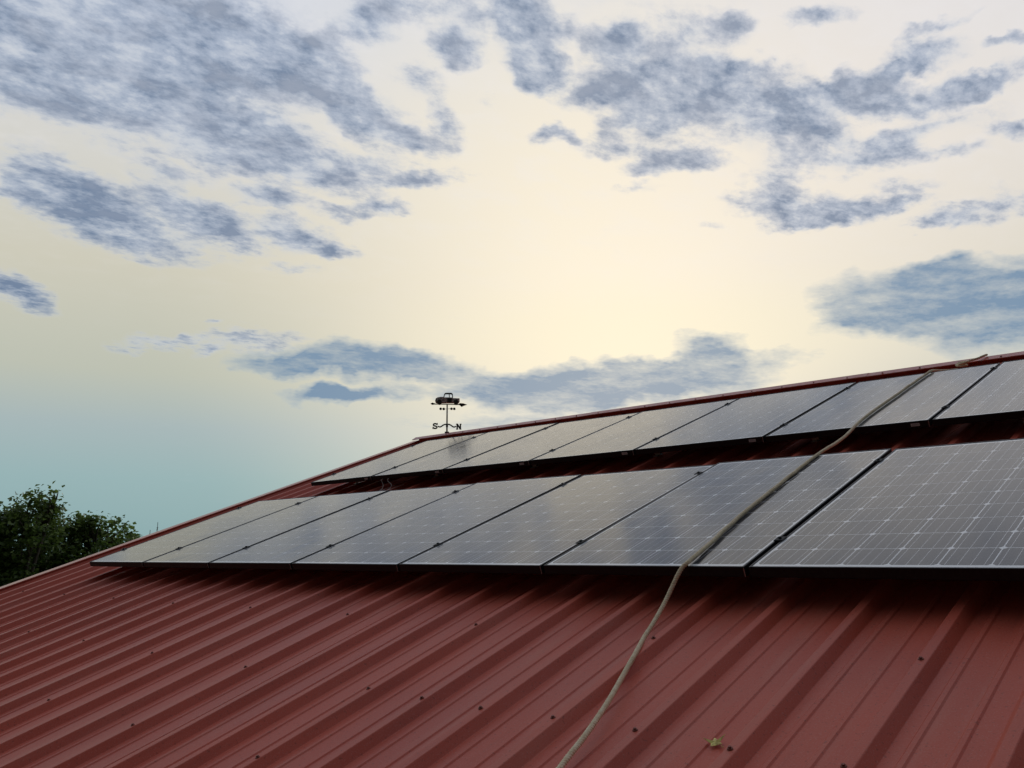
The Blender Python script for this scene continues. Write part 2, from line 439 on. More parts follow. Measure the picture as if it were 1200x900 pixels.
# ------------------------------------------------------------------ mesh helpers
MROOF = Matrix.Translation((0, 0, Z0)) @ Matrix.Rotation(ALPHA, 4, 'X')


def W(u, v, n=0.0):
    return MROOF @ Vector((u, v, n))


def mesh(name, verts, faces, mat, smooth=False):
    me = bpy.data.meshes.new(name)
    me.from_pydata([tuple(v) for v in verts], [], faces)
    me.update()
    me.materials.append(mat)
    if smooth:
        me.polygons.foreach_set('use_smooth', [True] * len(me.polygons))
    return me


class MB:
    def __init__(s):
        s.v = []; s.f = []

    def add(s, vs, fs):
        k = len(s.v)
        s.v += [tuple(q) for q in vs]
        s.f += [tuple(i + k for i in f) for f in fs]
        return s

    def box(s, x0, x1, y0, y1, z0, z1):
        return s.add([(x0, y0, z0), (x1, y0, z0), (x1, y1, z0), (x0, y1, z0), (x0, y0, z1), (x1, y0, z1), (x1, y1, z1), (x0, y1, z1)],
                     [(0, 3, 2, 1), (4, 5, 6, 7), (0, 1, 5, 4), (1, 2, 6, 5), (2, 3, 7, 6), (3, 0, 4, 7)])

    def bbox(s, x0, x1, y0, y1, z0, z1, b=0.002):
        """box with bevelled edges"""
        bm = bmesh.new()
        bmesh.ops.create_cube(bm, size=1)
        for v in bm.verts:
            v.co = Vector(((x0 + x1) / 2 + v.co.x * (x1 - x0), (y0 + y1) / 2 + v.co.y * (y1 - y0), (z0 + z1) / 2 + v.co.z * (z1 - z0)))
        bmesh.ops.bevel(bm, geom=bm.edges[:], offset=b, segments=1, affect='EDGES')
        bm.verts.index_update()
        s.add([v.co[:] for v in bm.verts], [tuple(v.index for v in f.verts) for f in bm.faces])
        bm.free()
        return s

    def tube(s, pts, rad, n=8, caps=True):
        pts = [Vector(q) for q in pts]
        rads = rad if isinstance(rad, (list, tuple)) else [rad] * len(pts)
        k = len(s.v)
        t0 = (pts[1] - pts[0]).normalized()
        ref = Vector((0, 0, 1)) if abs(t0.z) < 0.9 else Vector((1, 0, 0))
        a = t0.cross(ref).normalized()
        for i, q in enumerate(pts):
            if i == 0: tt = pts[1] - pts[0]
            elif i == len(pts) - 1: tt = pts[-1] - pts[-2]
            else: tt = pts[i + 1] - pts[i - 1]
            tt = tt.normalized()
            a = (a - tt * a.dot(tt)).normalized()
            b = tt.cross(a)
            for j in range(n):
                th = 2 * math.pi * j / n
                s.v.append(tuple(q + (a * math.cos(th) + b * math.sin(th)) * rads[i]))
        for i in range(len(pts) - 1):
            for j in range(n):
                j2 = (j + 1) % n
                s.f.append((k + i * n + j, k + i * n + j2, k + (i + 1) * n + j2, k + (i + 1) * n + j))
        if caps:
            s.f.append(tuple(k + j for j in reversed(range(n))))
            e = k + (len(pts) - 1) * n
            s.f.append(tuple(e + j for j in range(n)))
        return s

    def prism(s, poly, y0, y1):
        """polygon in xz (list), extruded along y"""
        n = len(poly); k = len(s.v)
        s.v += [(x, y0, z) for x, z in poly] + [(x, y1, z) for x, z in poly]
        s.f.append(tuple(k + i for i in range(n)))
        s.f.append(tuple(k + n + i for i in reversed(range(n))))
        for i in range(n):
            j = (i + 1) % n
            s.f.append((k + j, k + i, k + n + i, k + n + j))
        return s

    def sphere(s, c, r, seg=10, ring=6, sc=(1, 1, 1)):
        k = len(s.v)
        s.v.append((c[0], c[1], c[2] + r * sc[2]))
        for i in range(1, ring):
            th = math.pi * i / ring
            for j in range(seg):
                ph = 2 * math.pi * j / seg
                s.v.append((c[0] + r * sc[0] * math.sin(th) * math.cos(ph), c[1] + r * sc[1] * math.sin(th) * math.sin(ph), c[2] + r * sc[2] * math.cos(th)))
        s.v.append((c[0], c[1], c[2] - r * sc[2]))
        for j in range(seg):
            s.f.append((k, k + 1 + j, k + 1 + (j + 1) % seg))
        for i in range(ring - 2):
            for j in range(seg):
                a = k + 1 + i * seg + j; b = k + 1 + i * seg + (j + 1) % seg
                s.f.append((a, a + seg, b + seg, b))
        e = len(s.v) - 1; q = k + 1 + (ring - 2) * seg
        for j in range(seg):
            s.f.append((e, q + (j + 1) % seg, q + j))
        return s

    def mesh(s, name, mat, smooth=False):
        return mesh(name, s.v, s.f, mat, smooth)


def link(name, data, parent=None, target=None, local=None):
    o = bpy.data.objects.new(name, data)
    COL.objects.link(o)
    if parent is not None:
        o.parent = parent
    if local is not None:
        o.matrix_basis = local
    elif target is not None:
        o.matrix_basis = (parent['_m'].inverted() @ target) if (parent is not None and False) else target
    return o


def thing(name, label, cat, mat=None, data=None, group=None):
    o = bpy.data.objects.new(name, data)
    COL.objects.link(o)
    if mat is not None:
        o.matrix_basis = mat
    o['label'] = label
    o['category'] = cat
    if group:
        o['group'] = group
    if data is None:
        o.empty_display_size = 0.2
    return o


T = Matrix.Translation

# ------------------------------------------------------------------ setting: ground
gv = []; gf = []
ringr = [0, 8, 20, 45, 90, 200, 500, 1500, 4000, 8000]
for i, rr in enumerate(ringr[1:]):
    for j in range(48):
        a = 2 * math.pi * j / 48
        z = 0.0 if rr < 20 else 0.35 * noise.noise(Vector((math.cos(a) * rr * 0.02, math.sin(a) * rr * 0.02, 3)))
        gv.append((math.cos(a) * rr + 5, math.sin(a) * rr, z))
gv.append((5, 0, 0))
c0 = len(gv) - 1
for j in range(48):
    gf.append((c0, j, (j + 1) % 48))
for i in range(len(ringr) - 2):
    for j in range(48):
        a = i * 48 + j; b = i * 48 + (j + 1) % 48
        gf.append((a, a + 48, b + 48, b))
go = link('ground', mesh('ground', gv, gf, M['grass'], True))
go['kind'] = 'structure'

# ------------------------------------------------------------------ building
RIB_N = -0.125           # top of the major ribs below the panels' face
PAN_N = -0.157
LAP0 = 6.790             # a lapped rib
PITCH = 0.3048
SHEET = PITCH * 3
V_EAVE, V_RIDGE = -3.25, 4.80
U_MIN, U_MAX = -1.19, LAP0 + 6 * SHEET + 0.05
ridge_w = W(0, V_RIDGE, RIB_N)
eave_w = W(0, V_EAVE, PAN_N)
YR = ridge_w.y
MBACK = T((U_MIN + U_MAX, 2 * YR, 0)) @ Matrix.Rotation(math.pi, 4, 'Z') @ MROOF

bld = thing('metal_roofed_building', 'long low building under a ribbed dark red metal roof carrying the solar panels', 'building', Matrix.Identity(4))


def profile(c0, nribs, ustart, uend, lift):
    """cross-section of a ribbed sheet, ribs centred at c0 + k*PITCH"""
    pr = []
    for k in range(nribs):
        c = c0 + k * PITCH
        pr += [(c - .042, 0), (c - .040, 0.001), (c - .017, .0305), (c - .0145, .032), (c + .0145, .032), (c + .017, .0305), (c + .040, .001), (c + .042, 0)]
        for mo in (0.090, 0.193):
            q = c + mo
            pr += [(q - .012, 0), (q - .0065, .0042), (q + .0065, .0042), (q + .012, 0)]
    pr = [(u, PAN_N + n + lift) for u, n in pr if ustart - 1e-6 <= u <= uend + 1e-6]
    if pr[-1][0] < uend - 1e-4:
        pr.append((uend, PAN_N + lift + 0.0))
    return pr


def sheet_mesh(pr, v0, v1, ny=10, thick=0.0009):
    vs = []; fs = []
    n = len(pr)
    for i in range(ny + 1):
        v = v0 + (v1 - v0) * i / ny
        for (u, z) in pr:
            vs.append((u, v, z + 0.0012 * noise.noise(Vector((u * 3, v * 1.3, 1)))))
    for i in range(ny):
        for j in range(n - 1):
            a = i * n + j
            fs.append((a, a + 1, a + n + 1, a + n))
    k = len(vs)
    vs += [(x, y, z - thick) for x, y, z in vs]
    for i in range(ny):
        for j in range(n - 1):
            a = k + i * n + j
            fs.append((a, a + n, a + n + 1, a + 1))
    for j in range(n - 1):   # end edges
        fs.append((j, k + j, k + j + 1, j + 1))
        a = ny * n + j
        fs.append((a, a + 1, k + a + 1, k + a))
    for i in range(ny):
        a = i * n
        fs.append((a, a + n, k + a + n, k + a))
        a = i * n + n - 1
        fs.append((a, k + a, k + a + n, a + n))
    return mesh('roof_sheet', vs, fs, M['roof'])


full_sheet = sheet_mesh(profile(0, 3, -.0435, SHEET - 0.030, 0.0), V_EAVE, V_RIDGE - 0.03)
lap = 0.0022
nsheets_r = 6
for MM in (MROOF, MBACK):
    for j in range(-8, nsheets_r):
        # each sheet is laid over its neighbour's edge, so tilt it a hair
        o = link('roof_sheet', full_sheet, bld)
        tilt = math.atan2(lap, SHEET)
        uu = LAP0 + j * SHEET
        o.matrix_basis = MM @ T((uu, 0, PAN_N + lap)) @ Matrix.Rotation(tilt, 4, 'Y') @ T((0, 0, -PAN_N))
    # cut sheet at the left end
    u0 = LAP0 - 9 * SHEET
    pr = profile(u0, 3, U_MIN, LAP0 - 8 * SHEET - 0.030, 0.0)
    pr = [(U_MIN, PAN_N)] + pr if pr[0][0] > U_MIN + 1e-3 else pr
    link('roof_sheet', sheet_mesh(pr, V_EAVE, V_RIDGE - 0.03), bld, MM)
    pr = [(LAP0 + 6 * SHEET - .0435, PAN_N + 0.002), (U_MAX, PAN_N)]
    link('roof_sheet', sheet_mesh(profile(LAP0 + 6 * SHEET, 1, LAP0 + 6 * SHEET - .0435, U_MAX, 0.0025), V_EAVE, V_RIDGE - 0.03), bld, MM)

# screws
sm = MB()
for i in range(1):
    sm.tube([(0, 0, 0), (0, 0, 0.002)], [0.0085, 0.0075], 12)
    sm.tube([(0, 0, 0.002), (0, 0, 0.0065)], 0.0046, 6)
screw_me = sm.mesh('screw', M['screw'])
random.seed(11)
nsc = 0
for vrow, every in ((-0.38, 3), (-0.96, 1), (-1.47, 3), (-2.1, 1), (-2.9, 3)):
    for k in range(-24, 17):
        if every == 3 and k % 3: continue
        if every == 1 and vrow > -1.1 and k < -6 and k % 3: continue
        u = LAP0 + k * PITCH
        if u < U_MIN + .1: continue
        o = link('screw', screw_me, bld)
        o.matrix_basis = MROOF @ T((u + random.uniform(-.006, .006) - (0.004 if every == 1 else 0), vrow + random.uniform(-.012, .012), RIB_N + (0.0026))) @ Matrix.Rotation(random.uniform(0, 1), 4, 'Z')

# rake trims
def rake_mesh(v0, v1):
    b = MB()
    pr = [(U_MIN - .040, -.30), (U_MIN - .040, -0.1170), (U_MIN - .037, -0.1140), (U_MIN + .082, -0.1140), (U_MIN + .085, -0.1170), (U_MIN + .085, -0.1240),
          (U_MIN + .0825, -0.1240), (U_MIN + .0825, -0.1165), (U_MIN - .0375, -0.1165), (U_MIN - .0375, -.30)]
    n = len(pr)
    for v in (v0, v1):
        b.v += [(u, v, q) for u, q in pr]
    b.f.append(tuple(range(n))); b.f.append(tuple(n + i for i in reversed(range(n))))
    for i in range(n):
        j = (i + 1) % n
        b.f.append((i, n + i, n + j, j))
    return b.mesh('rake_trim', M['trim'])


rk = rake_mesh(V_EAVE - .01, V_RIDGE - .02)
cu = (U_MIN + U_MAX) / 2
MIRR = T((U_MIN + U_MAX, 0, 0)) @ Matrix.Scale(-1, 4, (1, 0, 0))
for MM in (MROOF, MBACK, MROOF @ MIRR, MBACK @ MIRR):
    link('rake_trim', rk, bld, MM)

# ridge cap, in overlapping lengths
def ridge_mesh(L, lift):
    # drawn in the world: x along the ridge, y across, z up, centre of ridge at (0,0)
    b = MB()
    def pt(v, n):
        q = W(0, V_RIDGE - v, RIB_N + n + lift) - ridge_w
        return q.y, q.z
    y2, z2 = pt(.025, .054); y1, z1 = pt(.098, .040); y0, z0 = pt(.100, .033); yc, zc = pt(.094, .033)
    ya, za = pt(.094, .038); yb, zb = pt(.027, .050)
    top = z2 + 0.006
    front = [(y0, z0), (y1, z1), (y2, z2), (0, top)]
    back = [(-y, z) for y, z in reversed(front[:-1])]
    inner_f = [(yc, zc), (ya, za), (yb, zb), (0, top - .002)]
    inner_b = [(-y, z) for y, z in reversed(inner_f[:-1])]
    loop = front + back + [(y, z) for y, z in reversed(inner_b)][:0]
    outer = front + back
    inner = inner_f + inner_b
    n = len(outer)
    for x in (0, L):
        b.v += [(x, y, z) for y, z in outer] + [(x, y, z) for y, z in inner]
    for i in range(n - 1):
        b.f.append((i, 2 * n + i, 2 * n + i + 1, i + 1))
        b.f.append((n + i, n + i + 1, 3 * n + i + 1, 3 * n + i))
        b.f.append((i, i + 1, n + i + 1, n + i))
        b.f.append((2 * n + i, 3 * n + i, 3 * n + i + 1, 2 * n + i + 1))
    b.f.append((0, n, 3 * n, 2 * n)); b.f.append((n - 1, 3 * n - 1, 4 * n - 1, 2 * n - 1)[::-1])
    return b.mesh('ridge_cap', M['trim'])


rc = [ridge_mesh(3.05, 0.0), ridge_mesh(3.05, 0.0022)]
x = U_MIN + 0.02
k = 0
while x < U_MAX:
    o = link('ridge_cap', rc[k % 2] if x + 3.05 < U_MAX + .1 else ridge_mesh(U_MAX - x + .03, 0.0044), bld, T((x, YR, ridge_w.z)))
    x += 2.95; k += 1
for MM in (MROOF, MBACK):
    link('closure_strip', MB().box(U_MIN + .1, U_MAX - .02, V_RIDGE - .05, V_RIDGE - .035, PAN_N + .001, RIB_N + .046).mesh('closure_strip', M['roof']), bld, MM)
# ridge cap screws
for k in range(-24, 17):
    u = LAP0 + k * PITCH
    if u < U_MIN + .1: continue
    o = link('screw', screw_me, bld)
    o.matrix_basis = MROOF @ T((u, V_RIDGE - .075, RIB_N + .0455))

# walls
wx0, wx1 = U_MIN + .25, U_MAX - .25
wy0, wy1 = eave_w.y + .35, 2 * YR - eave_w.y - .35
def wall_h(y):
    yy = y if y <= YR else 2 * YR - y
    return ridge_w.z - (YR - yy) * math.tan(ALPHA) - .12
wb = MB().box(wx0, wx1, wy0, wy0 + .15, 0, wall_h(wy0)).mesh('wall', M['wall'])
link('wall', wb, bld)
wb = MB().box(wx0, wx1, wy1 - .15, wy1, 0, wall_h(wy1)).mesh('wall', M['wall'])
link('wall', wb, bld)
for xx in (wx0, wx1 - .15):
    yy0, yy1 = wy0 + .153, wy1 - .153
    poly = [(yy0, 0), (yy1, 0), (yy1, wall_h(yy1)), (YR, wall_h(YR)), (yy0, wall_h(yy0))]
    vs = [(xx, y, z) for y, z in poly] + [(xx + .15, y, z) for y, z in poly]
    fs = [tuple(reversed(range(5))), tuple(5 + i for i in range(5))] + [(i, (i + 1) % 5, 5 + (i + 1) % 5, 5 + i) for i in range(5)]
    link('wall', mesh('wall', vs, fs, M['wall']), bld)
# roof framing under the sheets, so nothing shines through
for vv in (-2.9, -2.1, -1.52, -1.0, -.43, .2, .8, 1.5, 2.2, 2.9, 3.6, 4.3):
    for MM in (MROOF, MBACK):
        link('purlin', MB().box(wx0 + .16, wx1 - .16, vv - .04, vv + .04, PAN_N - .145, PAN_N - .006).mesh('purlin', M['alu']), bld, MM)

# ------------------------------------------------------------------ solar panels
P = 1.012
PW, PL_, FT = P - 0.020, 1.65, 0.040
LIP = 0.009
V2 = 2.268


def frame_mesh():
    b = MB()
    x0, x1, y0, y1 = 0, PW, 0, PL_
    b.bbox(x0, x1, y0, y0 + LIP, -FT, 0, .0012)
    b.bbox(x0, x1, y1 - LIP, y1, -FT, 0, .0012)
    b.bbox(x0, x0 + LIP, y0 + LIP + .0002, y1 - LIP - .0002, -FT, -0.0002, .0012)
    b.bbox(x1 - LIP, x1, y0 + LIP + .0002, y1 - LIP - .0002, -FT, -0.0002, .0012)
    # returns under the frame
    b.box(x0 + LIP, x1 - LIP, y0 + LIP, y0 + .03, -FT + .0005, -FT + .003)
    b.box(x0 + LIP, x1 - LIP, y1 - .03, y1 - LIP, -FT + .0005, -FT + .003)
    return b.mesh('frame', M['frame'])


CP = 0.1590
CS = 0.1548


def cell_mesh():
    h = CS / 2; c = 0.0105
    pts = [(-h + c, -h), (h - c, -h), (h, -h + c), (h, h - c), (h - c, h), (-h + c, h), (-h, h - c), (-h, -h + c)]
    vs = [(x, y, 0) for x, y in pts] + [(x, y, -.00013) for x, y in pts]
    fs = [tuple(range(8))] + [(i, 8 + i, 8 + (i + 1) % 8, (i + 1) % 8) for i in range(8)]
    return mesh('solar_cell', vs, fs, M['cell'])


frame_me = frame_mesh()
cell_me = cell_mesh()
back_me = MB().box(LIP, PW - LIP, LIP, PL_ - LIP, -.0065, -.0022).mesh('backsheet', M['back'])
cb_ = MB()
cb_.bbox(-.019, .019, -.022, .022, 0.0004, .0045, .0012)
cb_.tube([(0, 0, .004), (0, 0, .011)], .0065, 6)
cb_.tube([(0, 0, -.04), (0, 0, .004)], .004, 6)
clamp_me = cb_.mesh('clamp', M['clamp'])
st_me = MB().box(-.024, .024, -.0008, 0, -.0085, .0085).mesh('label_sticker', M['sticker'])
jb_me = MB().bbox(-.055, .055, -.04, .04, -.03, 0, .003).mesh('junction_box', M['clamp'])

ORD = ['first', 'second', 'third', 'fourth', 'fifth', 'sixth', 'seventh', 'eighth', 'ninth']


glint_me = MB().box(PW - .0024, PW + .0004, -.0007, .002, -.0395, -.0035).mesh('corner_glint', M['alu'])  # bright strip standing in for the light glinting off the frame corner


def make_panel(k, row, src=None):
    v0 = 0.0 if row == 'lower' else V2
    lab = '%s solar panel from the left in the %s row' % (ORD[k], row)
    extra = {('lower', 0): ', by the left roof edge', ('lower', 6): ', nearest, white grid lines showing',
             ('lower', 5): ', the rope across it', ('upper', 0): ', pale, below the weathervane',
             ('upper', 5): ', the rope across it', ('upper', 1): ', pale with sky glare', ('lower', 1): ', pale with sky glare',
             ('lower', 7): ', beyond the rope', ('upper', 7): ', far right',
             ('upper', 6): ', right of the rope', ('upper', 4): ', left of the rope'}.get((row, k), ', in black frame')
    e = thing('solar_panel', lab + extra, 'solar panel', MROOF @ T((k * P + .010, v0, 0)) @ Matrix.Rotation(random.uniform(-.003, .003), 4, 'X') @ Matrix.Rotation(random.uniform(-.0025, .0025), 4, 'Y'),
              group='solar panels in the %s row' % row)
    link('frame', frame_me, e)
    link('backsheet', back_me, e)
    mx_ = (PW - 5 * CP) / 2
    my_ = (PL_ - 9 * CP) / 2
    for i in range(6):
        for j in range(10):
            o = link('solar_cell', cell_me, e)
            o.location = (mx_ + i * CP, my_ + j * CP, -.00205)
    for vv in (.300, 1.43):
        o = link('clamp', clamp_me, e)
        o.location = (-.010, vv, 0)
    link('corner_glint', glint_me, e)
    o = link('junction_box', jb_me, e); o.location = (PW / 2, PL_ - .14, -.0068)
    if row == 'upper':
        o = link('label_sticker', st_me, e)
        o.location = (PW - .075, -.0004, -.0205)
    return e


for row in ('lower', 'upper'):
    for k in range(8):
        make_panel(k, row)

# rails with feet
foot_b = MB().bbox(-.02, .02, -.02, .02, RIB_N + .004 + .0, -.093 + .0, .001)
rail_L = 8 * P + .1
for nm, vv in (('under the lower row of solar panels, near their bottom edge', .300), ('under the lower row of solar panels, near their top edge', 1.43),
               ('under the upper row of solar panels, near their bottom edge', V2 + .300), ('under the upper row of solar panels, near their top edge', V2 + 1.43)):
    e = thing('mounting_rail', 'dark aluminium rail hidden ' + nm, 'mounting rail', MROOF @ T((0, vv, 0)), group='rails carrying the solar panels')
    link('rail', MB().bbox(-.04, 8 * P + .03, -.02, .02, -.088, -.0415, .002).mesh('rail', M['frame']), e)
    fm = MB().bbox(-.022, .022, -.055, .021, RIB_N + .0035, RIB_N + .0095, .001).bbox(-.022, .022, -.027, -.0205, RIB_N + .0095, -.045, .001).mesh('foot', M['alu'])
    for q in range(-21, 5, 4):
        o = link('foot', fm, e); o.location = (LAP0 + q * PITCH, 0, 0)

# ------------------------------------------------------------------ rope
def catmull(pts, n):
    out = []
    P_ = [2 * pts[0] - pts[1]] + pts + [2 * pts[-1] - pts[-2]]
    for i in range(1, len(P_) - 2):
        for j in range(n):
            t_ = j / n
            a, b, c, d = P_[i - 1], P_[i], P_[i + 1], P_[i + 2]
            out.append(0.5 * ((2 * b) + (-a + c) * t_ + (2 * a - 5 * b + 4 * c - d) * t_ ** 2 + (-a + 3 * b - 3 * c + d) * t_ ** 3))
    out.append(pts[-1])
    return out


def resample(pts, step):
    out = [pts[0].copy()]; acc = 0
    for a, b in zip(pts, pts[1:]):
        L = (b - a).length
        while acc + L >= step:
            f = (step - acc) / L
            a = a.lerp(b, f)
            out.append(a.copy()); L = (b - a).length; acc = 0
            if L < 1e-9: break
        acc += L
    return out


RR = 0.0092
pathp = [(6.60, -3.27, -.185), (6.58, -3.235, -.115), (6.42, -2.6, -.115), (6.21, -1.75, -.115), (6.09, -1.20, -.115), (6.030, -.95, -.1155), (5.915, -.60, -.1155),
         (5.822, -.34, -.118), (5.786, -.16, -.090), (5.800, -.03, -.010), (5.815, .03, .0105), (5.796, .218, .0100), (5.751, .572, .0100), (5.726, .927, .0100),
         (5.706, 1.214, .0100), (5.693, 1.401, .0100), (5.684, 1.60, .0100), (5.676, 1.76, .004), (5.668, 1.95, -.004), (5.660, 2.15, .002), (5.648, 2.30, .0100), (5.625, 2.6, .0100), (5.611, 3.3, .0100), (5.604, 3.80, .0100), (5.606, 3.93, .009),
         (5.600, 4.15, -.035), (5.590, 4.40, -.082), (5.605, 4.54, -.104)]
cp = catmull([Vector(q) for q in pathp], 14)
cp = resample(cp, 0.006)
for i, q in enumerate(cp):
    q.x += 0.003 * noise.noise(Vector((q.y * 3.1, 0, 5))) + 0.003 * noise.noise(Vector((q.y * 9, 2, 5)))


def rope_strands(cp, rr, b, turns_per_m=30, phase=0.0):
    # rotation-minimising frame, three strands laid round the centre line
    n = len(cp)
    tng = [(cp[min(i + 1, n - 1)] - cp[max(i - 1, 0)]).normalized() for i in range(n)]
    a = tng[0].cross(Vector((0, 0, 1))).normalized()
    fr = []
    for i in range(n):
        a = (a - tng[i] * a.dot(tng[i])).normalized()
        fr.append((a.copy(), tng[i].cross(a)))
    dist = 0; ds = [0]
    for i in range(1, n):
        dist += (cp[i] - cp[i - 1]).length; ds.append(dist)
    for s_ in range(3):
        pts = []
        for i in range(n):
            th = phase + 2 * math.pi * (ds[i] * turns_per_m + s_ / 3)
            A, B = fr[i]
            pts.append(cp[i] + (A * math.cos(th) + B * math.sin(th)) * rr * 0.46)
        b.tube(pts, rr * 0.58, 7)


rb = MB()
rope_strands(cp, RR, rb)
rope = thing('rope', 'long tan twisted rope running from the ridge down over the solar panels and red roof', 'rope', MROOF, rb.mesh('rope', M['rope'], True))
# knot and free end at the ridge cap: part of the same rope
kb = MB()
kc = Vector((5.625, 4.60, -.090))
loop = []
for i in range(60):
    a = i / 59 * math.pi * 4.3
    loop.append(kc + Vector((math.cos(a) * .034 + (i / 59 - .5) * .03, math.sin(a) * .030, math.cos(a * .5) * .014 + .012)))
rope_strands(resample(loop, .005), RR * .95, kb)
tail = catmull([kc + Vector((-.01, -.01, .015)), kc + Vector((.03, .05, .020)), Vector((5.715, 4.70, -.066)), Vector((5.745, 4.74, -.060)), Vector((5.77, 4.78, -.058))], 10)
rope_strands(resample(tail, .005), RR, kb)
ko = link('knot', kb.mesh('knot', M['rope'], True), rope)

# ------------------------------------------------------------------ wire loops in the gap between the rows
for (ua, ub_, lbl) in ((1.172, 1.185, 'thin pale wire hanging in the dark gap between rows, the left of two'),
                       (1.262, 1.305, 'thin pale wire hanging slanted in the dark gap between rows, the right of two')):
    pts = [Vector((ua, V2 + .012, -.036)), Vector((ua - .004, V2 - .010, -.040)), Vector((ua, V2 - .016, -.060)), Vector((ub_, V2 - .022, -.092)), Vector((ub_ + .004, V2 - .05, -.118)), Vector((ub_ + .02, V2 - .10, -.126)), Vector((ub_ + .03, V2 + .1, -.127))]
    thing('hanging_wire', lbl, 'wire', MROOF, MB().tube(resample(catmull(pts, 8), .006), .0028, 6).mesh('hanging_wire', M['cable'], True), group='wires hanging in the gap')

# ------------------------------------------------------------------ weathervane at the left end of the ridge
view = Vector((-0.62 - 7.75, ridge_w.y + 3.01, 0)).normalized()
right = Vector((view.y, -view.x, 0))
vb = Vector((-0.600, YR - .005, ridge_w.z + .060))
VM = Matrix(((right.x, view.x, 0, vb.x), (right.y, view.y, 0, vb.y), (0, 0, 1, vb.z), (0, 0, 0, 1)))   # x right in the picture, y away, z up
PX = 1 / 91.5             # metres per photograph pixel at the vane
vane = thing('weathervane', 'small pickup truck weathervane with S and N letters standing on the ridge end', 'weathervane', VM)


def Vz(zx, zy):           # 900-px enlargement coordinates -> vane x,z
    return ((zx - 446) / 12.857 * PX, (716 - zy) / 12.857 * PX)


def vpoly(pts, y0, y1, b=None):
    b = b or MB()
    return b.prism([Vz(*q) for q in pts], y0, y1)


link('pole', MB().tube([(0, 0, -.02), (0, 0, Vz(0, 290)[1])], [.0105, .0085], 8).tube([(0, 0, -.022), (0, 0, .004)], .03, 10).tube([(0, 0, Vz(0, 640)[1]), (0, 0, Vz(0, 590)[1])], .014, 8).mesh('pole', M['vane'], True), vane)
# scrolled arms
def arm(side):
    pts = []
    for i in range(25):
        t_ = i / 24
        zx = 446 + side * (5 + 133 * t_)
        q_ = min(1, max(0, (t_ - .25) / .5))
        zy = 604 + 34 * q_ * q_ * (3 - 2 * q_) - 9 * max(0, t_ - .8) / .2 + 6 * math.sin(min(t_ / .3, 1) * math.pi) * -1
        x_, z_ = Vz(zx, zy)
        pts.append((x_, 0, z_))
    return MB().tube(pts, .0095, 6).mesh('arm', M['vane'], True)


link('arm', arm(-1), vane); link('arm', arm(1), vane)


def stroke(pts, r, b, y=.006):
    """flat letter stroke of width 2r following points in vane x,z"""
    for (a, c) in zip(pts, pts[1:]):
        ax, az_ = a; cx_, cz_ = c
        dx_, dz_ = cx_ - ax, cz_ - az_
        L = math.hypot(dx_, dz_) or 1
        ux, uz = dx_ / L, dz_ / L
        nx, nz = -uz * r, ux * r
        e = r * .45
        b.prism([(ax - ux * e + nx, az_ - uz * e + nz), (cx_ + ux * e + nx, cz_ + uz * e + nz), (cx_ + ux * e - nx, cz_ + uz * e - nz), (ax - ux * e - nx, az_ - uz * e - nz)][::-1], -y - len(b.v) * 1e-6, y + len(b.v) * 1e-6)
    return b


b = MB()
sp = []
for a in range(20, 271, 25):
    sp.append(Vz(268 + 27 * math.cos(R(a)), 606 - 17 * math.sin(R(a))))
for a in range(90, -161, -25):
    sp.append(Vz(268 + 29 * math.cos(R(a)), 644 - 18 * math.sin(R(a))))
stroke(sp, .0085, b)
stroke([Vz(300, 582), Vz(300, 606)], .006, b); stroke([Vz(236, 640), Vz(236, 668)], .006, b)
link('letter_s', b.mesh('letter_s', M['vane']), vane)
b = MB()
stroke([Vz(600, 672), Vz(600, 592)], .0095, b); stroke([Vz(602, 594), Vz(646, 668)], .0095, b); stroke([Vz(648, 672), Vz(648, 592)], .0095, b)
stroke([Vz(583, 594), Vz(608, 594)], .005, b); stroke([Vz(640, 594), Vz(664, 594)], .005, b); stroke([Vz(585, 670), Vz(614, 670)], .005, b); stroke([Vz(636, 670), Vz(662, 670)], .005, b)
link('letter_n', b.mesh('letter_n', M['vane']), vane)
# crossed arms with four balls
z1 = Vz(0, 362)[1]
for (zx, zy, yy) in ((348, 352, .05), (395, 373, -.05), (512, 350, .05), (554, 370, -.05)):
    x_, z_ = Vz(zx, zy)
    link('wind_cup', MB().sphere((x_, yy, z_), .0175, 10, 6).mesh('wind_cup', M['vane'], True), vane)
    link('cup_arm', MB().tube([(0, 0, z1), (x_, yy, z_)], .0028, 5).mesh('cup_arm', M['vane_pale'], True), vane)
# arrow bar
b = MB()
b.tube([(Vz(225, 0)[0], 0, Vz(0, 290)[1]), (Vz(690, 0)[0], 0, Vz(0, 296)[1])], .0062, 6)
link('arrow_bar', b.mesh('arrow_bar', M['vane'], True), vane)
link('arrow_head', vpoly([(192, 286), (222, 268), (276, 284), (276, 292), (222, 302)], -.006, .006).mesh('arrow_head', M['vane']), vane)
b = MB()
vpoly([(612, 290), (640, 272), (690, 276), (748, 296), (700, 312), (664, 330), (645, 312)], -.006, .006, b)
link('arrow_tail', b.mesh('arrow_tail', M['vane']), vane)
